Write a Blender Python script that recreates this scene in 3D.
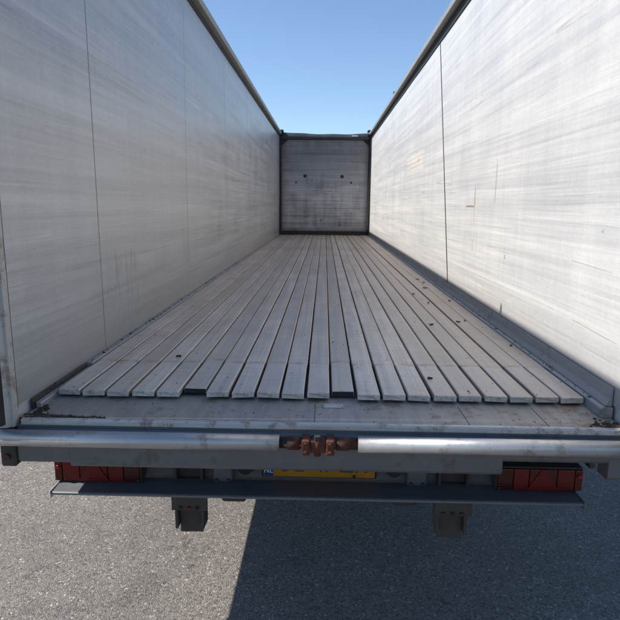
import bpy, bmesh, math, random
from mathutils import Vector, Matrix, noise
rnd = random.Random(7)
scn = bpy.context.scene
for o in list(bpy.data.objects): bpy.data.objects.remove(o)
COL = scn.collection
G = 1.25                       # height of the load floor above the asphalt; meshes of the trailer are drawn from the floor top

# ------------------------------------------------------------------ camera
PITCH, YAW, ROLL, FPX = 0.18389, -0.02386, 0.0094, 569.5
def camera():
    cd = bpy.data.cameras.new('camera'); cam = bpy.data.objects.new('camera', cd); COL.objects.link(cam)
    f = Vector((math.sin(YAW)*math.cos(PITCH), math.cos(YAW)*math.cos(PITCH), -math.sin(PITCH)))
    r = Vector((math.cos(YAW), -math.sin(YAW), 0)); u = r.cross(f)
    r2 = r*math.cos(ROLL)+u*math.sin(ROLL); u2 = -r*math.sin(ROLL)+u*math.cos(ROLL)
    m = Matrix((r2, u2, -f)).transposed().to_4x4()
    m.translation = Vector((0.0098, -2.4436, 0.8337+G)); cam.matrix_world = m
    cd.sensor_width = 36; cd.lens = FPX/620*36; cd.clip_start = 0.05; cd.clip_end = 3000
    scn.camera = cam
camera()

# ------------------------------------------------------------------ light
SUN_EL, SUN_AZ = math.radians(47.25), math.radians(-91.7)      # azimuth from +Y (trailer's front), clockwise; the sun stands to the left
w = bpy.data.worlds.new('World'); scn.world = w; w.use_nodes = True
nt = w.node_tree; bg = nt.nodes['Background']
sky = nt.nodes.new('ShaderNodeTexSky'); sky.sky_type = 'NISHITA'; sky.sun_disc = False
sky.sun_elevation = SUN_EL; sky.sun_rotation = SUN_AZ
sky.air_density = 1.0; sky.dust_density = 0.3; sky.ozone_density = 3.6; sky.altitude = 600
nt.links.new(sky.outputs[0], bg.inputs[0]); bg.inputs[1].default_value = 0.10
sd = bpy.data.lights.new('sun', 'SUN'); sd.energy = 4.4; sd.angle = math.radians(0.53); sd.color = (1.0, 0.94, 0.86)
so = bpy.data.objects.new('sun', sd); COL.objects.link(so)
dirv = Vector((math.sin(SUN_AZ)*math.cos(SUN_EL), math.cos(SUN_AZ)*math.cos(SUN_EL), math.sin(SUN_EL)))
so.rotation_euler = dirv.to_track_quat('Z', 'Y').to_euler(); so.location = dirv*30
vs = scn.view_settings
vs.view_transform = 'Standard'; vs.look = 'None'; vs.gamma = 1; vs.use_curve_mapping = False; vs.exposure = 0.80
scn.cycles.max_bounces = 6; scn.cycles.diffuse_bounces = 4; scn.cycles.glossy_bounces = 3; scn.cycles.transmission_bounces = 2
scn.cycles.caustics_reflective = False

# ------------------------------------------------------------------ material helper
class NT:
    def __init__(s, name, metallic=0.0, rough=0.5):
        s.m = bpy.data.materials.new(name); s.m.use_nodes = True; s.t = s.m.node_tree
        s.b = s.t.nodes['Principled BSDF']; s.b.inputs['Metallic'].default_value = metallic
        s.b.inputs['Roughness'].default_value = rough
        s.tc = s.t.nodes.new('ShaderNodeTexCoord'); s.P = s.tc.outputs['Object']
    def put(s, sock, v):
        if hasattr(v, 'links') or isinstance(v, bpy.types.NodeSocket): s.t.links.new(v, sock)
        elif isinstance(v, (tuple, list)) and len(v) == 3 and sock.type == 'RGBA': sock.default_value = (*v, 1)
        else: sock.default_value = v
    def math(s, op, a, b=0.0, clamp=False):
        n = s.t.nodes.new('ShaderNodeMath'); n.operation = op; n.use_clamp = clamp
        s.put(n.inputs[0], a); s.put(n.inputs[1], b); return n.outputs[0]
    def xyz(s):
        n = s.t.nodes.new('ShaderNodeSeparateXYZ'); s.put(n.inputs[0], s.P); return n.outputs
    def map(s, scale=(1,1,1), rot=(0,0,0), loc=(0,0,0), vec=None):
        n = s.t.nodes.new('ShaderNodeMapping'); s.put(n.inputs[0], vec or s.P)
        n.inputs['Scale'].default_value = scale; n.inputs['Rotation'].default_value = rot; n.inputs['Location'].default_value = loc
        return n.outputs[0]
    def noise(s, scale, vec=None, detail=4, rough=0.55, dist=0.0):
        n = s.t.nodes.new('ShaderNodeTexNoise'); s.put(n.inputs['Vector'], vec or s.P)
        n.inputs['Scale'].default_value = scale; n.inputs['Detail'].default_value = detail
        n.inputs['Roughness'].default_value = rough; n.inputs['Distortion'].default_value = dist
        return n.outputs['Fac']
    def voro(s, scale, vec=None, feature='F1', out='Color', rand=1.0):
        n = s.t.nodes.new('ShaderNodeTexVoronoi'); s.put(n.inputs['Vector'], vec or s.P); n.feature = feature
        n.inputs['Scale'].default_value = scale; n.inputs['Randomness'].default_value = rand
        return n.outputs[out]
    def ramp(s, fac, lo, hi, a=0.0, b=1.0, smooth=True):
        n = s.t.nodes.new('ShaderNodeMapRange'); n.interpolation_type = 'SMOOTHSTEP' if smooth else 'LINEAR'
        s.put(n.inputs[0], fac)
        for i, v in zip((1,2,3,4), (lo,hi,a,b)): s.put(n.inputs[i], v)
        return n.outputs[0]
    def mix(s, fac, a, b, mode='MIX'):
        n = s.t.nodes.new('ShaderNodeMix'); n.data_type = 'RGBA'; n.blend_type = mode
        s.put(n.inputs[0], fac); s.put(n.inputs[6], a); s.put(n.inputs[7], b); return n.outputs[2]
    def mul(s, a, b): return s.math('MULTIPLY', a, b)
    def add(s, a, b): return s.math('ADD', a, b)
    def box(s, u, v, u0, u1, v0, v1, soft=0.01):
        m = s.mul(s.ramp(u, u0-soft, u0+soft), s.ramp(u, u1-soft, u1+soft, 1, 0))
        return s.mul(m, s.mul(s.ramp(v, v0-soft, v0+soft), s.ramp(v, v1-soft, v1+soft, 1, 0)))
    def rnd(s):
        return s.t.nodes.new('ShaderNodeObjectInfo').outputs['Random']
    def bump(s, h, strength=0.3, dist=0.01):
        n = s.t.nodes.new('ShaderNodeBump'); n.inputs['Strength'].default_value = strength; n.inputs['Distance'].default_value = dist
        s.put(n.inputs['Height'], h); s.t.links.new(n.outputs[0], s.b.inputs['Normal'])
    def done(s, col, rough=None, metal=None):
        s.put(s.b.inputs['Base Color'], col)
        if rough is not None: s.put(s.b.inputs['Roughness'], rough)
        if metal is not None: s.put(s.b.inputs['Metallic'], metal)
        return s.m

M = {}
def wall_material(name, right):
    n = NT(name, 0.25, 0.35)
    x, y, z = n.xyz()
    long1 = n.noise(1.0, n.map((1, .22, 9), (0.03, 0, 0)), 3, .6, .35)
    long2 = n.noise(1.0, n.map((1, .45, 38), (-0.05, 0, 0)), 3, .62, .5)
    fine = n.noise(1.0, n.map((1, 1.6, 130), (0.015, 0, 0)), 2, .6)
    vert = n.noise(1.0, n.map((1, 11, .35)), 2, .6)
    vfine = n.noise(1.0, n.map((1, 60, 1.1)), 2, .6)
    blot = n.noise(1.7, None, 4, .6, .4)
    t = n.add(n.mul(long1, .9), n.mul(long2, .75))
    t = n.add(t, n.mul(fine, .42)); t = n.add(t, n.mul(vert, .3)); t = n.add(t, n.mul(vfine, .18)); t = n.add(t, n.mul(blot, .5))
    t = n.ramp(t, 1.17, 1.90, smooth=False)
    grit = n.noise(55, n.map((1, .6, 1)), 3, .7)
    t = n.ramp(n.add(n.mul(t, .9), n.mul(grit, .5)), .13, 1.07, smooth=False)
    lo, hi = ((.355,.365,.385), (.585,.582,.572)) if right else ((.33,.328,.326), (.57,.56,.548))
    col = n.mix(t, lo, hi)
    # drag scuffs: long thin dark and pale strokes
    sc = n.noise(1.0, n.map((1, .7, 55), (0.09, 0, 0), (0, 3, 1)), 2, .5, .8)
    col = n.mix(n.mul(n.ramp(sc, .64, .74), .30), col, (.22,.22,.235))
    sp = n.noise(1.0, n.map((1, .5, 60), (-0.07, 0, 0), (0, 9, 4)), 2, .5, .6)
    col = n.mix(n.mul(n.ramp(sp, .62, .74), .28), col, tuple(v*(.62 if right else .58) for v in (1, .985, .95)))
    # sharp scratches: thin contour lines of a stretched noise, broken up by the blotches
    def scratch(mp, wd, m0, m1):
        q = n.math('ABSOLUTE', n.math('SUBTRACT', n.noise(1.0, mp, 1, .5), .5))
        return n.mul(n.ramp(q, 0, wd, 1, 0), n.ramp(blot, m0, m1))
    col = n.mix(n.mul(scratch(n.map((1, .07, 7), (.05, 0, 0), (0, 2, 7)), .006, .48, .60), .55), col, (.20,.20,.20))
    col = n.mix(n.mul(scratch(n.map((1, .06, 8), (-.06, 0, 0), (0, 5, 3)), .006, .54, .44), .4), col, (.74,.73,.71))
    # nicks
    nk = n.noise(1.0, n.map((1, 7, 16), (0.3, 0, 0)), 2, .5)
    col = n.mix(n.mul(n.ramp(nk, .74, .79), .6), col, (.17,.16,.15))
    # dirt splashed up from the floor
    low = n.ramp(n.add(z, n.mul(n.add(blot, vert), -.25)), -.25, .10, 1, 0)
    col = n.mix(n.mul(low, .45), col, (.26,.235,.21))
    if right:
        tan = (.62,.50,.34)
        st = n.ramp(n.math('SINE', n.mul(n.add(z, n.mul(y, .012)), 2*math.pi/.062)), -.3, .4)
        col = n.mix(n.mul(n.mul(n.box(y, z, 5.0, 6.4, 1.29, 1.53, .03), st), .45), col, (.74,.62,.44))
        mk = n.box(y, z, 2.337, 2.352, .46, .98, .012)
        mk = n.mul(mk, n.ramp(n.noise(9), .4, .55))
        col = n.mix(n.mul(mk, .9), col, (.36,.24,.10))
        col = n.mix(n.mul(n.box(y, z, 2.345, 2.36, .84, .98, .006), .9), col, (.15,.12,.08))
        col = n.mix(n.mul(n.box(y, z, 2.36, 2.62, .82, .835, .006), .9), col, (.20,.17,.10))
        col = n.mix(n.mul(n.box(y, z, 1.775, 1.79, .86, 1.13, .006), .8), col, (.22,.21,.16))
        col = n.mix(n.mul(n.box(y, z, 1.9, 2.25, 1.08, 1.16, .05), n.mul(n.ramp(n.noise(30), .55, .62), .7)), col, tan)
    else:
        dr = n.mul(n.box(y, z, .75, 1.35, .10, .55, .06), n.ramp(n.noise(1, n.map((1, 22, 3)), 3), .56, .66))
        col = n.mix(n.mul(dr, .3), col, (.16,.15,.14))
    ro = n.ramp(n.add(long2, blot), .7, 1.3, *((.42, .58) if right else (.26, .44)), False)
    n.b.inputs['Metallic'].default_value = .08 if right else .2
    n.bump(n.noise(1.0, n.map((1, 7, .5)), 2), .10, .012)
    return n.done(col, ro)
M['wall_left'] = wall_material('worn_wall_left', False)
M['wall_right'] = wall_material('worn_wall_right', True)

def slat_material():
    n = NT('worn_floor_slat', 0.32, 0.42)
    x, y, z = n.xyz(); r = n.rnd()
    off = n.t.nodes.new('ShaderNodeCombineXYZ'); n.put(off.inputs[0], n.mul(r, 37.0)); n.put(off.inputs[1], n.mul(r, 11.0))
    va = n.t.nodes.new('ShaderNodeVectorMath'); va.operation = 'ADD'; n.put(va.inputs[0], n.P); n.put(va.inputs[1], off.outputs[0])
    v = va.outputs[0]
    br = n.noise(1.0, n.map((130, 1.1, 40), vec=v), 4, .65)
    br2 = n.noise(1.0, n.map((28, .5, 10), vec=v), 4, .6)
    bl = n.noise(3.0, n.map((1.5, .7, 1), vec=v), 5, .6, .3)
    cr = n.noise(1.0, n.map((3, 26, 3), vec=v), 3, .6)
    t = n.ramp(n.add(n.add(n.mul(br, .5), n.mul(br2, .5)), n.add(n.mul(bl, .5), n.mul(cr, .25))), .60, 1.12, smooth=False)
    gr = n.noise(150, n.map((1, .45, 1), vec=v), 3, .7)
    col = n.mix(n.ramp(n.add(n.mul(gr, .45), t), .1, 1.1, smooth=False), (.27,.254,.236), (.92,.865,.80))
    col = n.mix(n.ramp(r, 0, 1, 0, .5), col, (.40,.365,.33))
    big = n.noise(1.0, n.map((1.3, .55, 1)), 4, .6, .4)
    col = n.mix(n.ramp(big, .36, .66, 0, .55), col, (.86,.76,.66), 'MULTIPLY')
    fw_ = n.ramp(y, .6, 4.5)
    col = n.mix(n.mul(fw_, .75), col, (.97,.88,.79), 'MULTIPLY')
    col = n.mix(.9, col, (1, .935, .86), 'MULTIPLY')
    # end section rubbed by the load, with a rusty witness line across it
    en = n.ramp(n.add(y, n.mul(n.noise(9, v), .02)), .47, .50, 1, 0)
    col = n.mix(n.mul(en, .16), col, (.64,.63,.62))
    ln = n.mul(n.ramp(y, .455, .475), n.ramp(y, .485, .515, 1, 0))
    col = n.mix(n.mul(n.mul(ln, n.ramp(n.noise(14, v), .42, .62)), .55), col, (.33,.20,.09))
    ru = n.ramp(n.noise(7, n.map((2, .8, 1), vec=v), 4, .6), .66, .74)
    col = n.mix(n.mul(ru, .55), col, (.36,.235,.125))
    dk = n.ramp(n.noise(22, n.map((1, .4, 1), vec=v), 2), .72, .78)
    col = n.mix(n.mul(dk, .6), col, (.10,.09,.08))
    dg = n.ramp(n.noise(1.0, n.map((330, .55, 1), vec=v), 2, .5), .66, .74)
    col = n.mix(n.mul(dg, .5), col, (.80,.78,.75))
    dg2 = n.ramp(n.noise(1.0, n.map((210, .4, 1), (0, 0, .01), (3, 8, 0), v), 2, .5), .66, .74)
    col = n.mix(n.mul(dg2, .5), col, (.13,.12,.11))
    # front face: scuffed
    fr = n.mul(n.ramp(n.noise(60, v, 4), .5, .7), n.ramp(y, .002, .008, 1, 0))
    col = n.mix(n.mul(fr, .6), col, (.20,.19,.18))
    n.bump(n.add(br, n.add(gr, n.mul(bl, .6))), .35, .004)
    return n.done(col, n.ramp(n.add(br, bl), .7, 1.3, .33, .55, False))
M['slat'] = slat_material()

def metal_material(name, c0, c1, metallic, r0, r1, dirt=(.10,.08,.06), dirt_amt=.5, axis=(2, 40, 40), thr=.6, bump=.15):
    n = NT(name, metallic, r0)
    a = n.noise(1.0, n.map(axis), 5, .62, .2); b = n.noise(5.0, None, 5, .62, .3); c = n.noise(38.0, None, 3, .6)
    t = n.ramp(n.add(n.mul(a, .6), n.add(n.mul(b, .5), n.mul(c, .2))), .42, .92, smooth=False)
    col = n.mix(t, c0, c1)
    d = n.ramp(n.add(n.mul(b, .6), n.mul(n.noise(19, None, 5, .7), .5)), thr, thr+.12)
    col = n.mix(n.mul(d, dirt_amt), col, dirt)
    sp = n.ramp(n.noise(70, None, 2), .71, .76)
    col = n.mix(n.mul(sp, dirt_amt), col, (.06,.05,.045))
    n.bump(n.add(b, n.mul(c, .5)), bump, .004)
    return n.done(col, n.ramp(n.add(b, c), .7, 1.3, r0, r1, False))
M['plate'] = metal_material('deck_plate_steel', (.25,.228,.205), (.49,.45,.40), .25, .42, .6, (.22,.13,.065), .65, (30, 2, 2), .56)
M['strip'] = metal_material('sill_strip_aluminium', (.42,.405,.38), (.66,.635,.595), .4, .35, .55, (.17,.11,.07), .75, (2, 40, 40), .55)
M['beam'] = metal_material('grey_painted_beam', (.095,.095,.100), (.155,.155,.162), .2, .38, .55, (.05,.038,.030), .5, (1.2, 20, 20), .57)
M['galv'] = metal_material('galvanised_tube', (.30,.31,.325), (.50,.50,.50), .65, .36, .52, (.17,.135,.10), .65, (1.5, 60, 60), .575, .25)
M['rust'] = metal_material('rusty_steel', (.020,.008,.006), (.19,.045,.018), .1, .65, .9, (.016,.012,.010), .85, (20, 20, 20), .50, .9)
M['bumper'] = metal_material('shaded_bumper_paint', (.10,.104,.115), (.165,.17,.18), .2, .40, .55, (.10,.09,.08), .5, (1.5, 25, 25), .6)  # light metal darkened: deep shade under the tail is in the base colour
M['rail'] = metal_material('top_rail_aluminium', (.22,.215,.20), (.36,.35,.325), .2, .45, .6, (.16,.13,.09), .5, (30, 1, 30), .56)
M['post'] = metal_material('rear_post_paint', (.40,.39,.36), (.58,.56,.52), .1, .45, .6, (.20,.11,.06), .7, (20, 20, 2), .56)
M['dark'] = metal_material('dark_grimy_steel', (.030,.026,.024), (.075,.066,.060), .2, .55, .75, (.05,.03,.02), .5, (10, 10, 10), .58)
M['gutter'] = metal_material('gutter_profile', (.30,.30,.305), (.46,.455,.44), .4, .40, .55, (.12,.10,.08), .6, (40, 1.2, 40), .58)
M['skin'] = metal_material('outer_skin', (.52,.52,.52), (.64,.63,.61), .1, .40, .5, (.25,.23,.2), .3, (20, 1, 10), .6)
M['cover'] = metal_material('dark_cover_sheet', (.018,.020,.026), (.040,.044,.056), 0, .45, .6, (.10,.10,.11), .4, (1, 10, 10), .6)

def plank_material():
    n = NT('front_wall_plank', .25, .45)
    x, y, z = n.xyz(); r = n.rnd()
    h = n.noise(1.0, n.map((.5, 1, 14)), 5, .6, .3); v = n.noise(1.0, n.map((9, 1, .8)), 5, .66, .3); b = n.noise(2.2, None, 6, .7, .4)
    t = n.ramp(n.add(n.mul(h, .5), n.add(n.mul(v, .5), n.mul(b, .6))), .5, 1.1, smooth=False)
    col = n.mix(t, (.085,.083,.087), (.66,.65,.65))
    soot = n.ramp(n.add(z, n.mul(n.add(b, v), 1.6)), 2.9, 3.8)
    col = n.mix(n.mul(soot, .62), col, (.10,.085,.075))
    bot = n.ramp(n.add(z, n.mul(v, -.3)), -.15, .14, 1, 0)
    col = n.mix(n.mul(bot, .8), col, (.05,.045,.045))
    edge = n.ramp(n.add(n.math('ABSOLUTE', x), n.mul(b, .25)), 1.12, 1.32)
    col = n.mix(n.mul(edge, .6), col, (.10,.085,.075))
    sc = n.ramp(n.noise(1.0, n.map((1.2, 1, 30), (0, .25, 0)), 2, .5, 1.0), .66, .70)
    col = n.mix(n.mul(sc, .5), col, (.09,.08,.08))
    n.bump(n.add(h, v), .15, .01)
    return n.done(col, .5)
M['plank'] = plank_material()

def flat(name, c, rough=.5, metallic=0.0, var=.25, scale=12):
    n = NT(name, metallic, rough); a = n.noise(scale, None, 5, .65)
    n.bump(n.noise(scale*5, None, 3), .1, .002)
    return n.done(n.mix(n.ramp(a, .3, .7), tuple(v*(1-var) for v in c), tuple(min(1, v*(1+var)) for v in c)), rough)
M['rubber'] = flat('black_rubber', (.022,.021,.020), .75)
M['seam'] = flat('joint_sealant', (.045,.046,.052), .7)
M['faintseam'] = flat('painted_joint', (.33,.32,.31), .5)
M['midseam'] = flat('grey_joint_sealant', (.20,.20,.20), .6)
M['yellow'] = flat('yellow_plate', (.42,.17,.008), .4, 0, .12)
M['blue'] = flat('plate_blue_band', (.008,.035,.17), .4, 0, .1)
M['black'] = flat('black_print', (.012,.012,.012), .5)
M['white'] = flat('white_print', (.75,.75,.75), .5, 0, .05)
M['dirt'] = flat('dry_dirt', (.05,.033,.022), .95, 0, .5, 60)
M['leaf'] = flat('dry_leaf', (.045,.028,.018), .9, 0, .5, 60)
M['wheelrim'] = flat('steel_rim', (.35,.35,.36), .45, .6)
M['orange'] = flat('amber_lens', (.45,.11,.01), .25)

def lens(name, c, sx, rough=.16):
    n = NT(name, 0, rough)
    g = n.math('SINE', n.mul(n.xyz()[0], 2*math.pi/sx)); h = n.math('SINE', n.mul(n.xyz()[2], 2*math.pi/sx))
    n.bump(n.add(g, h), .15, .001)
    gr = n.ramp(n.noise(9, None, 4), .45, .7)
    n.b.inputs['Coat Weight'].default_value = .05; n.b.inputs['Specular IOR Level'].default_value = .3
    return n.done(n.mix(n.mul(gr, .4), c, tuple(v*.35+.01 for v in c)), rough)
M['red'] = lens('red_lens', (.12,.003,.003), .012, .35)
M['redbright'] = lens('red_reflector', (.26,.010,.007), .006, .12)
M['redark'] = lens('dark_red_lens', (.075,.003,.003), .009)
M['smoke'] = lens('smoky_lens', (.05,.004,.004), .012)

def asphalt_material():
    n = NT('asphalt_chippings', 0, .75)
    jit = n.noise(90, None, 2)
    v1 = n.voro(95, None, 'F1', 'Color'); d1 = n.voro(95, None, 'DISTANCE_TO_EDGE', 'Distance')
    v2 = n.voro(210, None, 'F1', 'Color')
    g1 = n.t.nodes.new('ShaderNodeSeparateColor'); n.put(g1.inputs[0], v1)
    g2 = n.t.nodes.new('ShaderNodeSeparateColor'); n.put(g2.inputs[0], v2)
    stone = n.mix(g1.outputs[0], (.07,.064,.059), (.27,.24,.21))
    stone = n.mix(n.ramp(g1.outputs[1], .90, .97), stone, (.42,.385,.345))
    fine = n.mix(g2.outputs[0], (.09,.082,.075), (.30,.265,.235))
    col = n.mix(n.ramp(n.add(g1.outputs[2], n.mul(jit, .6)), .5, .9), fine, stone)
    gap = n.ramp(d1, .0, .22)
    col = n.mix(n.mul(n.ramp(d1, .0, .10, 1, 0), n.ramp(jit, .5, .65)), col, (.05,.047,.044))
    big = n.noise(1.3, None, 5, .6); mid = n.noise(9, None, 4, .6)
    col = n.mix(n.ramp(n.add(n.mul(big, .6), n.mul(mid, .4)), .38, .62, .25, 0), col, (.075,.07,.065))
    st = n.ramp(n.noise(.8, n.map((1, .5, 1)), 4, .6, .5), .6, .72)
    col = n.mix(n.mul(st, .5), col, (.035,.033,.032))
    oil = n.ramp(n.noise(2.3, n.map((1, .6, 1), (0, 0, .4), (4, 1, 0)), 5, .65, .6), .63, .70)
    col = n.mix(n.mul(oil, .55), col, (.03,.029,.028))
    n.bump(n.add(n.mul(gap, .8), n.mul(g1.outputs[2], .6)), .7, .006)
    return n.done(col, .78)
M['asphalt'] = asphalt_material()

# ------------------------------------------------------------------ mesh helpers
def mesh_obj(name, bm, mat, parent=None, loc=None, smooth=False):
    bmesh.ops.recalc_face_normals(bm, faces=bm.faces)
    me = bpy.data.meshes.new(name); bm.to_mesh(me); bm.free()
    for m in (mat if isinstance(mat, (list, tuple)) else [mat]): me.materials.append(M[m])
    if smooth:
        for p in me.polygons: p.use_smooth = True
    return link(name, me, parent, loc)
def link(name, me, parent=None, loc=None):
    o = bpy.data.objects.new(name, me); COL.objects.link(o); o.parent = parent
    if loc is not None: o.location = loc
    return o
def part(name, bm, mat, parent, smooth=False):
    # first-level parts stand at the floor height; sub-parts share their parent's frame
    return mesh_obj(name, bm, mat, parent, (0, 0, G) if parent is TR else (0, 0, 0), smooth)
def box(x0, x1, y0, y1, z0, z1, bev=0.0, bm=None, seg=1):
    b = bmesh.new()
    v = [b.verts.new((x, y, z)) for x in (x0, x1) for y in (y0, y1) for z in (z0, z1)]
    for f in ((0,1,3,2),(4,6,7,5),(0,4,5,1),(2,3,7,6),(0,2,6,4),(1,5,7,3)): b.faces.new([v[i] for i in f])
    if bev: bmesh.ops.bevel(b, geom=b.edges[:], offset=bev, segments=seg, affect='EDGES', profile=.6)
    if bm is None: return b
    join(bm, b); return bm
def join(bm, b):
    mp = {v: bm.verts.new(v.co) for v in b.verts}
    for f in b.faces:
        nf = bm.faces.new([mp[v] for v in f.verts]); nf.material_index = f.material_index; nf.smooth = f.smooth
    b.free()
def prism(prof, a0, a1, axis='x', n=1, bm=None):
    """closed 2-D profile swept along an axis: x -> profile is (y,z); y -> (x,z); z -> (x,y)"""
    b = bmesh.new(); rings = []
    for i in range(n+1):
        a = a0+(a1-a0)*i/n
        rings.append([b.verts.new({'x': (a, p, q), 'y': (p, a, q), 'z': (p, q, a)}[axis]) for p, q in prof])
    k = len(prof)
    for r0, r1 in zip(rings, rings[1:]):
        for j in range(k): b.faces.new((r0[j], r0[(j+1) % k], r1[(j+1) % k], r1[j]))
    b.faces.new(rings[0]); b.faces.new(rings[-1][::-1])
    if bm is None: return b
    join(bm, b); return bm
def tube(p0, p1, r, seg=20, r1=None, bm=None, bev=0):
    p0, p1 = Vector(p0), Vector(p1); d = p1-p0
    b = bmesh.new()
    bmesh.ops.create_cone(b, cap_ends=True, segments=seg, radius1=r, radius2=r if r1 is None else r1, depth=d.length)
    if bev: bmesh.ops.bevel(b, geom=[e for e in b.edges if len(e.link_faces) == 2 and any(len(f.verts) > 4 for f in e.link_faces)], offset=bev, segments=2, affect='EDGES')
    bmesh.ops.transform(b, matrix=Matrix.Translation((p0+p1)/2) @ d.to_track_quat('Z', 'Y').to_matrix().to_4x4(), verts=b.verts)
    for f in b.faces: f.smooth = len(f.verts) <= 4
    if bm is None: return b
    join(bm, b); return bm

# ------------------------------------------------------------------ ground
def ground():
    bm = bmesh.new(); s = 900
    xs = [-s, -60, -8, -3, 0, 3, 8, 60, s]
    g = [[bm.verts.new((x, y, 0)) for y in xs] for x in xs]
    for i in range(8):
        for j in range(8): bm.faces.new((g[i][j], g[i+1][j], g[i+1][j+1], g[i][j+1]))
    o = mesh_obj('ground', bm, 'asphalt'); o['kind'] = 'structure'; o['label'] = 'grey asphalt yard of coarse chippings under the trailer'
ground()

# ------------------------------------------------------------------ the trailer
W, L, H = 1.24, 13.4, 2.69
TR = bpy.data.objects.new('tipping_trailer', None); COL.objects.link(TR)
TR.name = 'walking_floor_trailer'
TR['label'] = 'long open-topped cargo trailer with a slatted aluminium floor and scuffed white walls'
TR['category'] = 'trailer'

# ---- floor slats: 21 side by side, worn narrower over the last half metre
PITCH_S = 2.382/21
def slat_bm():
    bm = bmesh.new(); rings = []
    e0, e1 = rnd.uniform(0, .007), rnd.uniform(0, .007); tw = rnd.uniform(-.0018, .0018); dz = rnd.uniform(-.003, .001)
    t = .026
    def ring(y, hw, top):
        b = .0042
        pr = [(-hw, -t), (-hw, top-b), (-hw+b*.4, top-b*.35), (-hw+b, top), (0, top+.0008), (hw-b, top), (hw-b*.4, top-b*.35), (hw, top-b), (hw, -t)]
        k = max(0, 1-y/.10); c = max(0, 1-y/.012)
        out = []
        for x, z in pr:
            yy = y+c*(e0*max(0, -x/hw)**6+e1*max(0, x/hw)**6)       # knocked-off corners
            if y < .001: yy += .0012*noise.noise(Vector((x*60, e0*900, e1*700)))
            out.append(bm.verts.new((x, yy, z+k*(dz+tw*x/hw))))
        return out
    for y, hw, top in ((0, .0485, -.004), (.0015, .0500, -.0012), (.006, .0499, 0), (.12, .0500, 0), (.30, .0501, 0), (.478, .0502, 0), (.484, .0527, .0006), (1.2, .0528, .0006), (2.6, .0528, .0006), (5, .0528, .0006), (9, .0528, .0006), (L-.03, .0528, .0006)):
        rings.append(ring(y, hw, top))
    k = len(rings[0])
    for a, b in zip(rings, rings[1:]):
        for j in range(k): bm.faces.new((a[j], a[(j+1) % k], b[(j+1) % k], b[j]))
    bm.faces.new(rings[0]); bm.faces.new(rings[-1][::-1])
    return bm
ends = [.006, .002, -.009, -.003, -.004, .050, .002, -.002, -.004, .001, .004, .052, -.010, -.003, .002, -.002, .004, .001, -.003, .002, .003]
for i in range(21):
    loc = (-1.199+PITCH_S*(i+.5)+rnd.uniform(-.0018, .0018), ends[i], G+rnd.uniform(-.002, .0015)+(-.003 if i in (5, 11) else 0))
    if i in (5, 11):                                        # worn back: black end face paints the dark inside its hollow
        bm_ = slat_bm(); bm_.faces.ensure_lookup_table()
        for f in bm_.faces:
            if len(f.verts) > 4 and min(v.co.y for v in f.verts) < .05: f.material_index = 1
        s = mesh_obj('floor_slat', bm_, ['slat', 'rubber'], TR, loc)
    else: s = mesh_obj('floor_slat', slat_bm(), 'slat', TR, loc)
    s.rotation_euler = (rnd.uniform(-.0002, .0002), rnd.uniform(-.006, .006), rnd.uniform(-.0003, .0003))

part('slat_bearing', box(-1.19, 1.19, .06, L-.02, -.075, -.034), 'rubber', TR)

# ---- sill at the tail
def deck_plate():
    bm = box(-1.228, 1.228, -.246, .30, -.075, -.042, .002)
    return bm
dp = part('deck_plate', deck_plate(), 'plate', TR)
for x in (-.02, .61, .93):     # runner rubbing marks: shallow raised wear bars
    y1 = -.03; b = prism([(x-.0012, -.043), (x+.0012, -.043), (x+.0012, -.0408), (x-.0012, -.0408)], -.243, y1, 'y')
    part('runner_mark', b, 'seam', dp)
part('wear_tab', box(.015, .105, -.075, -.03, -.0425, -.037, .002), 'strip', dp)
part('sill_strip', prism([(-.250, -.060), (-.250, -.0405), (-.256, -.0365), (-.272, -.0368), (-.277, -.042), (-.277, -.060)], -1.215, 1.225, 'x', 24), 'strip', TR)
def rear_beam():
    # face with a cut-out over the right-hand lamp; the left end is cut slightly up
    bm = bmesh.new()
    prof = lambda zb: [(-.274, -.061), (-.2745, -.075), (-.285, -.088), (-.285, zb+.012), (-.276, zb), (-.20, zb), (-.20, -.078), (-.251, -.078), (-.251, -.061)]
    for x0, x1, zb in ((-1.235, -1.02, -.222), (-1.0195, .739, -.237), (.7395, 1.16, -.180), (1.1605, 1.235, -.250)):
        prism(prof(zb), x0, x1, 'x', 1, bm)
    return bm
part('rear_beam', rear_beam(), 'beam', TR)
# square lock housings at both ends of the beam
for s in (-1, 1):
    e = part('end_bracket', box(min(s*1.237, s*1.30), max(s*1.237, s*1.30), -.30, -.20, -.235, -.066, .006), 'dark', TR)
    part('bolt', tube((s*1.27, -.300, -.19), (s*1.27, -.311, -.19), .013, 6), 'rust', e)

# ---- locking bar in two halves with the rusty coupling between them
BY, BZ, BR = -.324, -.098, .033
for x0, x1 in ((-1.40, -.157), (.153, 1.40)):
    h = part('lock_tube', tube((x0, BY, BZ), (x1, BY, BZ), BR, 40, bev=.002), 'galv', TR)
    for xx in ((x0+.10, x0+.62) if x0 < 0 else (x1-.62, x1-.10)):
        part('tube_saddle', box(xx-.02, xx+.02, -.2995, -.286, -.128, -.074, .002), 'beam', h)
cp = part('bar_coupling', tube((-.160, BY, BZ), (.156, BY, BZ), .021, 18), 'rust', TR)
for xx in (-.052, .044):
    part('collar', box(xx-.016, xx+.016, -.366, -.2885, BZ-.034, BZ+.027, .007, seg=2), 'rust', cp)
for xx in (-.052, .044):
    for zz in (-.021, .013):
        part('bolt_head', tube((xx, -.366, BZ+zz), (xx, -.375, BZ+zz), .0085, 6), 'rust', cp)
part('nut', tube((-.125, BY, BZ), (-.078, BY, BZ), .029, 6), 'rust', cp)
part('nut', tube((.070, BY, BZ), (.118, BY, BZ), .028, 6), 'rust', cp)
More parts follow.
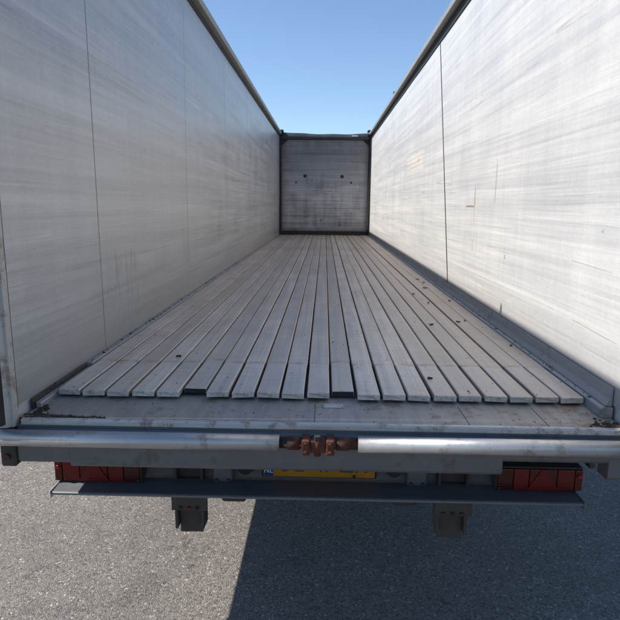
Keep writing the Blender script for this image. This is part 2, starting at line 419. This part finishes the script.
part('clevis', box(-.034, .026, -.356, -.290, BZ-.028, BZ+.022, .006, seg=2), 'rust', cp)
part('drop_pin', tube((-.006, -.345, BZ-.040), (-.006, -.345, BZ+.03), .014, 12), 'rust', cp)
part('pin_head', box(-.019, .007, -.360, -.330, BZ+.0225, BZ+.046, .004), 'rubber', cp)

# ---- rear lamp panel, number plate, lamps and underrun bumper
def lamp_panel():
    bm = box(-1.16, 1.16, .075, .10, -.50, -.26, .003)
    return bm
lp = part('lamp_panel', lamp_panel(), 'beam', TR)
for x in (-.348, .352):
    b = part('rubber_buffer', tube((x, .075, -.392), (x, .045, -.392), .038, 24, .032), 'rubber', lp)
for x in (-.45, .455):
    b = part('hinge_plate', box(x-.045, x+.045, .020, .075, -.465, -.345, .006), 'beam', lp)
    for dx in (-.028, .028):
        part('bolt', tube((x+dx, .020, -.44), (x+dx, .010, -.44), .010, 6), 'dark', lp)
for x in (-.60, .595):
    part('marker_light', box(x-.045, x+.045, .055, .075, -.392, -.372, .005), 'orange', lp)

def text_mesh(body, size, mat, parent, name, x, y, z, ext=.0008, align='CENTER'):
    cu = bpy.data.curves.new('lettering', 'FONT'); cu.body = body; cu.size = size; cu.align_x = align; cu.align_y = 'CENTER'; cu.extrude = ext; cu.resolution_u = 3
    t = bpy.data.objects.new('lettering', cu); COL.objects.link(t)
    dg = bpy.context.evaluated_depsgraph_get(); me = bpy.data.meshes.new_from_object(t.evaluated_get(dg))
    bpy.data.objects.remove(t); bpy.data.curves.remove(cu)
    me.transform(Matrix.Translation((x, y, z)) @ Matrix.Rotation(math.pi/2, 4, 'X'))
    me.materials.clear(); me.materials.append(M[mat])
    return link(name, me, parent, (0, 0, 0))
PY, PZ = .050, -.375
npl = part('number_plate', box(-.262, .262, PY, PY+.004, PZ-.056, PZ+.056, .0015), 'yellow', TR)
part('blue_band', box(-.2595, -.2165, PY-.0015, PY+.001, PZ-.0528, PZ+.0528), 'blue', npl)
text_mesh('NL', .034, 'white', npl, 'country_code', -.238, PY-.0025, PZ-.026)
for ch, x in (('O', -.160), ('L', -.095), ('-', -.048), ('4', -.002), ('7', .045), ('-', .085), ('Z', .128), ('R', .195)):
    text_mesh(ch, .105, 'black', npl, 'character', x, PY-.0012, PZ+.004)
part('plate_screw', tube((.165, PY, PZ-.047), (.165, PY-.006, PZ-.047), .007, 8), 'black', npl)
part('plate_holder', box(-.27, .27, PY+.0045, .0745, PZ-.062, PZ+.062, .003), 'black', npl)

def tail_light(x0, x1, zt, flip):
    zb, yf = -.4435, -.012
    t = part('tail_light', box(x0, x1, yf+.004, .070, zb, zt, .008, seg=2), 'dark', TR)
    wdt = x1-x0
    segs = [(.015, .10, 'redark'), (.108, .30, 'red'), (.308, .62, 'redark'), (.628, .80, 'red'), (.808, .985, 'smoke')]
    if flip: segs = [(1-b, 1-a, m) for a, b, m in segs]
    for a, b, m in segs:
        part('lens', box(x0+a*wdt, x0+b*wdt, yf-.010, yf+.0035, zb+.006, zt-.006, .004, seg=2), m, t)
    c = x0+wdt*(.465 if not flip else .535); hw = .072
    part('triangle_reflector', prism([(c-hw, zb+.008), (c+hw, zb+.008), (c+.012, zt-.008), (c-.012, zt-.008)], yf-.0135, yf-.0105, 'y'), 'red', t)
    for a in (.012, .988):
        part('screw', tube((x0+(a*.96+.02)*wdt, yf-.0105, zb+.016), (x0+(a*.96+.02)*wdt, yf-.014, zb+.016), .005, 8), 'dark', t)
    e = x0+wdt*(.055 if not flip else .945)
    part('bulb_lens', tube((e, yf-.0105, zt-.035), (e, yf-.0165, zt-.035), .010, 12), 'redbright', t)
    return t
tail_light(-1.228, -.822, -.335, False)
tail_light(.806, 1.198, -.330, True)

def bumper():
    # folded underrun profile: sloping upper face, front lip, seen from above
    bm = bmesh.new()
    pr = [(.040, -.445), (.0, -.446), (-.088, -.450), (-.100, -.450), (-.106, -.454), (-.106, -.462), (-.100, -.466), (-.02, -.461), (-.02, -.480), (.03, -.480), (.034, -.464)]
    return prism(pr, -1.205, 1.168, 'x', 1)
bp = part('underrun_bumper', bumper(), 'bumper', TR)
part('bumper_end', box(-1.2085, -1.2055, -.110, .036, -.482, -.443, .001), 'white', bp)  # white plate paints the sunlit tip of the bumper
part('bumper_end', box(1.1685, 1.1715, -.110, .036, -.482, -.443, .001), 'bumper', bp)
for s, x0, x1 in ((-1, -.684, -.545), (1, .555, .700)):
    b = part('bumper_bracket', box(x0, x0+.014, .03, .12, -.70, -.30, .002), 'dark', TR)
    part('flange', box(x1-.014, x1, .03, .12, -.70, -.30, .002), 'dark', b)
    part('web', box(x0+.0145, x1-.0145, .07, .082, -.74, -.30, .002), 'dark', b)
    part('foot_plate', box(x0-.012, x1+.018, .02, .0295, -.60, -.50, .002), 'dark', b)
    for bx in (x0+.03, (x0+x1)/2, x1-.03):
        part('bolt', tube((bx, .0195, -.585), (bx, .009, -.585), .009, 6), 'rust', b)
# ---- side gutters beside the slats
g = part('side_gutter', prism([(1.1855, -.0415), (1.1855, -.004), (1.190, .001), (1.2, .003), (1.232, .004), (1.232, -.0415)], -.135, L-.02, 'y', 1), 'gutter', TR)
yy = -.12
while yy < L-.5:                                              # skirting lengths on the right, each butted to the next
    y2 = min(yy+rnd.uniform(1.5, 2.2), L-.02); zz = rnd.uniform(.082, .094)
    part('skirting', prism([(1.208, .006), (1.2345, .0055), (1.2345, zz), (1.230, zz), (1.224, .034), (1.220, .028)], yy, y2-.010, 'y', 1), 'gutter', g)
    yy = y2
g = part('side_gutter', prism([(-1.2015, -.0325), (-1.2015, -.001), (-1.206, .003), (-1.2345, .004), (-1.2345, -.0325)], .425, L-.02, 'y', 1), 'gutter', TR)
g = part('side_gutter', prism([(-1.2005, -.0415), (-1.2005, -.022), (-1.203, -.018), (-1.222, -.016), (-1.222, -.0415)], -.135, .415, 'y', 1), 'gutter', TR)
part('edge_lip', prism([(-1.224, -.0415), (-1.2345, -.0415), (-1.2345, .004), (-1.2315, .006)], -.15, .415, 'y', 1), 'dark', g)
# ---- side walls: outer skin, inner panels butted with sealed joints, top rail, rear post
def wall_panel_bm(s, y0, y1, sh0, sh1):
    # panel sheet standing 6 mm proud of the skin, gently uneven like sheet metal
    bm = bmesh.new(); ny = max(2, int((y1-y0)/.22)); nz = 14; g0 = .004
    def pt(i, j):
        z = .008+(H-.04-.008)*j/nz
        a = y0+g0+sh0*z; b = y1-g0+sh1*z
        y = a+(b-a)*i/ny
        e = min(i, ny-i, 2)/2
        dx = .006+.0028*noise.noise(Vector((y*.9, z*1.1, s*7)))*e
        return s*(W+.006-dx), y, z
    g = [[bm.verts.new(pt(i, j)) for j in range(nz+1)] for i in range(ny+1)]
    for i in range(ny):
        for j in range(nz): f = bm.faces.new((g[i][j], g[i+1][j], g[i+1][j+1], g[i][j+1])); f.smooth = True
    ed = [e for e in bm.edges if len(e.link_faces) == 1]
    for e in ed: e.smooth = False
    r = bmesh.ops.extrude_edge_only(bm, edges=ed)
    for v in [q for q in r['geom'] if isinstance(q, bmesh.types.BMVert)]: v.co.x = s*(W+.0055)
    return bm
joints = {-1: [(-.245, 0), (.715, -.01), (2.77, .03), (4.87, .0), (6.97, .0), (9.07, 0), (11.2, 0), (L-.02, 0)],
           1: [(-.245, 0), (3.17, .40), (5.35, 0), (7.2, 0), (9.3, 0), (11.4, 0), (L-.02, 0)]}
for s in (-1, 1):
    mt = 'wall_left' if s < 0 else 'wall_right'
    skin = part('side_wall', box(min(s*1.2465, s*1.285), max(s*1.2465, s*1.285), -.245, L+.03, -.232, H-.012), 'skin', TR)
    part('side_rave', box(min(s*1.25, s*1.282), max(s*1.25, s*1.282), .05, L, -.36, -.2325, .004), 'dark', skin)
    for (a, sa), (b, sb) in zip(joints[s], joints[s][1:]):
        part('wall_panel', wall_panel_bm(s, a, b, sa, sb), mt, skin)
    for q, (a, sa) in enumerate(joints[s][1:-1]):
        main = (s, q) == (1, 0); hw = .0040 if not main else .019
        bm = bmesh.new()
        x = s*(W-.0004); z0, z1 = .009, H-.045
        if main: x = s*(W-.002)
        vs_ = [bm.verts.new(c) for c in ((x, a-hw+sa*z0, z0), (x, a+hw+sa*z0, z0), (x, a+hw+sa*z1, z1), (x, a-hw+sa*z1, z1))]
        f = bm.faces.new(vs_); r = bmesh.ops.extrude_face_region(bm, geom=[f])
        for v in [k for k in r['geom'] if isinstance(k, bmesh.types.BMVert)]: v.co.x = s*(W+.006)
        part('panel_joint', bm, 'seam' if main else ('faintseam' if (s, q) != (-1, 0) else 'midseam'), skin)
    def pr(pts): return [(s*a, b) for a, b in pts]
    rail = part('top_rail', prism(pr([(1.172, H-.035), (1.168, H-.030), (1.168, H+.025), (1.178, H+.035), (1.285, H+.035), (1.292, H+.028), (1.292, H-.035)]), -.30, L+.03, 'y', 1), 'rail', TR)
    part('rail_shade_strip', box(min(s*1.2305, s*1.2395), max(s*1.2305, s*1.2395), -.24, L-.1, H-.125 if s > 0 else H-.085, H-.0355, .002), 'rubber', rail)  # black strip paints the shade band on the wall under the rail
    for yy in ((2.1, 8.05) if s > 0 else (1.4,)):             # tarpaulin hooks on the rail
        part('tarp_hook', tube((s*1.19, yy, H+.03), (s*1.19, yy, H+.085), .014, 10, .02), 'dark', rail)
    # rear corner post
    post = part('rear_post', prism(pr([(1.236, -.290), (1.236, -.2525), (1.30, -.2525), (1.30, -.305), (1.262, -.305), (1.250, -.290)]), -.066, H-.038, 'z', 1), 'post', TR)
    part('door_edge', prism(pr([(1.262, -.3055), (1.302, -.3055), (1.302, -.385), (1.282, -.385)]), -.05, H-.06, 'z', 1), 'rubber', post)  # stretched rearward out of view so the left one shades the locking bar
    part('rust_seam', box(min(s*1.2375, s*1.246), max(s*1.2375, s*1.246), -.2515, -.2462, .0, H-.05), 'rust', post)

# ---- front wall
fw = part('front_wall', box(-1.236, 1.236, L+.02, L+.06, -.10, H-.16), 'plank', TR)
pz = [.105]
while pz[-1] < 2.5: pz.append(pz[-1]+.205)
pm = None
for a in pz[:-1]:
    b = prism([(L+.0195, .0), (L+.0195, .2025), (L-.0035, .2025), (L-.0055, .2), (L-.0055, .0035), (L-.0035, .0)], -1.17, 1.17, 'x', 1)
    if a+.2 > H-.165: break
    for v in b.verts: v.co.z += a
    part('plank', b, 'plank', fw)
top = a
part('plank', box(-1.17, 1.17, L-.005, L+.0195, top, H-.165, .002), 'plank', fw)
part('floor_seal', box(-1.17, 1.17, L-.012, L+.0195, -.02, .1035, .004), 'rubber', fw)
for s in (-1, 1):
    part('corner_post', prism([(s*1.171, L+.0195), (s*1.171, L-.03), (s*1.19, L-.10), (s*1.2335, L-.095), (s*1.2335, L+.0195)], -.03, H-.036, 'z', 1), 'rubber', fw)
for x, z, r in ((-.535, 1.579, .055), (.469, 1.572, .055), (-.778, 1.41, .028), (.717, 1.41, .03), (-.10, .40, .02), (.45, .27, .02)):
    q = tube((x, L-.0075, z), (x, L-.022, z), r*.85, 14, r*.7)
    part('vent_cap' if r > .05 else 'bolt_plug', q, 'rubber', fw)
for s in (-1, 1):      # gussets in the upper corners
    part('gusset', prism([(s*1.17, H-.32), (s*1.17, H-.166), (s*1.0, H-.166)], L-.02, L-.0065, 'y'), 'rubber', fw)
def front_beam():
    bm = bmesh.new(); rings = []
    for i in range(41):
        x = -1.1705+2.341*i/40; u = x/1.17
        sag = -.035*(1-u*u)-.012*u+.006*math.sin(9*u); bel = .03*math.exp(-((x-.55)/.35)**2)
        pr = [(-.08-bel, .0), (-.10-bel, .07+sag*.5), (-.06, .165+sag), (.0, .185+sag), (.07, .17+sag), (.085, .0)]
        rings.append([bm.verts.new((x, L+a, H-.162+b)) for a, b in pr])
    for p, q in zip(rings, rings[1:]):
        for j in range(6): f = bm.faces.new((p[j], p[(j+1) % 6], q[(j+1) % 6], q[j])); f.smooth = j in (1, 2, 3)
    bm.faces.new(rings[0]); bm.faces.new(rings[-1][::-1]); return bm
fb = part('front_beam', front_beam(), 'cover', TR)
part('marking_patch', box(.70, .86, L-.128, L-.118, H-.085, H-.055, .002), 'white', fb)
for s in (-1, 1):
    part('beam_end_cap', box(min(s*1.12, s*1.29), max(s*1.12, s*1.29), L-.13, L+.10, H+.0355, H+.085, .01), 'cover', fb)

# ---- running gear (under the body)
for s in (-1, 1):
    part('chassis_rail', box(s*.42-.06, s*.42+.06, .14, L-.4, -.62, -.26, .01), 'dark', TR)
    lg = part('landing_leg', box(s*.75-.06, s*.75+.06, 10.6, 10.72, -1.21, -.20, .01), 'dark', TR)
    part('foot', box(s*.75-.13, s*.75+.13, 10.53, 10.79, -1.2495, -1.211, .01), 'dark', lg)
for k in range(5):
    part('cross_member', box(-1.235, 1.235, .35+3*k, .43+3*k, -.255, -.0765, .004), 'beam', TR)
def ring_bm(prof, seg=36):
    bm = bmesh.new(); rs = []
    for i in range(seg):
        a = 2*math.pi*i/seg
        rs.append([bm.verts.new((x, r*math.cos(a), r*math.sin(a))) for x, r in prof])
    for i in range(seg):
        p, q = rs[i], rs[(i+1) % seg]
        for j in range(len(prof)): f = bm.faces.new((p[j], p[(j+1) % len(prof)], q[(j+1) % len(prof)], q[j])); f.smooth = True
    return bm
tm = rm = None
for k in range(3):
    y = 3.5+1.31*k
    part('axle', tube((-.93, y, -.75), (.93, y, -.75), .07, 16), 'dark', TR)
    for s in (-1, 1):
        wh = bpy.data.objects.new('wheel', None); COL.objects.link(wh); wh.parent = TR; wh.location = (s*1.06, y, .5)
        if tm is None:
            t_ = mesh_obj('tyre', ring_bm([(-.17, .30), (-.185, .36), (-.175, .45), (-.14, .495), (.14, .495), (.175, .45), (.185, .36), (.17, .30)]), 'rubber', wh, (0, 0, 0)); tm = t_.data
            r_ = mesh_obj('rim', ring_bm([(-.165, .298), (.165, .298), (.16, .27), (.05, .24), (.06, .11), (.10, .09), (.10, .03), (-.05, .03), (-.05, .25), (-.16, .27)]), 'wheelrim', wh, (0, 0, 0)); rm = r_.data
        else: link('tyre', tm, wh, (0, 0, 0)); r_ = link('rim', rm, wh, (0, 0, 0))
        if s < 0: r_.rotation_euler = (0, 0, math.pi)

# ------------------------------------------------------------------ loose dirt
def crumb(bm, x, y, z, r):
    b = bmesh.new(); bmesh.ops.create_icosphere(b, subdivisions=1, radius=r)
    sx, sy, sz = rnd.uniform(.6, 1.6), rnd.uniform(.6, 1.6), rnd.uniform(.35, .8)
    for v in b.verts:
        k = rnd.uniform(.7, 1.25); v.co = Vector((v.co.x*sx*k, v.co.y*sy*k, v.co.z*sz*k))
    bmesh.ops.translate(b, verts=b.verts, vec=(x, y, z+r*.25)); join(bm, b)
def dirt():
    bm = bmesh.new()
    for i in range(420):       # left sill corner
        u = rnd.random()**1.8
        crumb(bm, -1.222+.34*u, -.235+rnd.gauss(0, .010)*(1-u*.5), -.042, rnd.uniform(.003, .0115)*(1-.5*u))
    for i in range(150):
        crumb(bm, -1.205+abs(rnd.gauss(0, .02)), rnd.uniform(-.24, -.10), -.042, rnd.uniform(.002, .007))
    for i in range(160):       # right sill corner
        crumb(bm, 1.222-abs(rnd.gauss(0, .045)), -.22+rnd.gauss(0, .018), -.042, rnd.uniform(.002, .0075))
    for i in range(80):       # beside the left wall on the gutter
        y = rnd.random()**1.5*7.0-.1
        crumb(bm, -1.22+rnd.uniform(-.012, .008), y, .004, rnd.uniform(.002, .007))
    for i in range(60):        # right gutter
        y = rnd.random()**1.5*5.0
        crumb(bm, 1.197+rnd.uniform(-.006, .006), y, .003, rnd.uniform(.002, .005))
    for i in range(70):       # on the deck plate
        crumb(bm, rnd.uniform(-1.15, 1.15), rnd.uniform(-.235, -.02), -.042, rnd.uniform(.0012, .0032))
    for i in range(150):       # on the slats
        x = -1.199+PITCH_S*(rnd.randrange(21)+.5)+rnd.uniform(-.04, .04)
        crumb(bm, x, rnd.random()**1.6*9+.03, .0005, rnd.uniform(.0015, .004))
    o = mesh_obj('dirt_crumbs', bm, 'dirt', None, (0, 0, G)); o['kind'] = 'stuff'; o['category'] = 'dirt'
    o['label'] = 'dark brown crumbs of dirt gathered in the sill corners and gutters'
dirt()
def scrap(x, y, r, a, label):
    bm = bmesh.new(); n = 9; c = bm.verts.new((0, 0, .004)); ring = []
    for i in range(n):
        t = 2*math.pi*i/n; k = r*rnd.uniform(.55, 1.1)
        ring.append(bm.verts.new((math.cos(t)*k*1.5, math.sin(t)*k*.8, rnd.uniform(.002, .012))))
    for i in range(n): bm.faces.new((c, ring[i], ring[(i+1) % n]))
    r2 = bmesh.ops.extrude_face_region(bm, geom=bm.faces[:])
    for v in [k for k in r2['geom'] if isinstance(k, bmesh.types.BMVert)]: v.co.z -= .003
    o = mesh_obj('leaf_scrap', bm, 'leaf', None, (x, y, G+.0025)); o.rotation_euler = (0, 0, a)
    o['category'] = 'litter'; o['group'] = 'dry scraps on the floor slats'; o['label'] = label
for x, y, r in ((1.078, 4.04, .030), (1.046, 3.33, .030), (1.10, 3.75, .022), (.99, 1.63, .018), (.772, 1.506, .016), (.861, 2.914, .02), (1.123, 2.553, .018), (.915, 2.425, .018), (1.05, 1.68, .016), (.533, .232, .013), (1.15, .942, .016), (-.782, .562, .016)):
    scrap(x, y, r*.8, rnd.uniform(0, 6), 'lone dark scrap on the left-hand floor slats near their ends' if x < 0 else 'dark scrap wedged close to the ends of the floor slats' if y < .5 else 'larger dark dry scrap far up the right-hand floor slats' if y > 3.2 else 'small dark dry scrap on the right-hand floor slats')
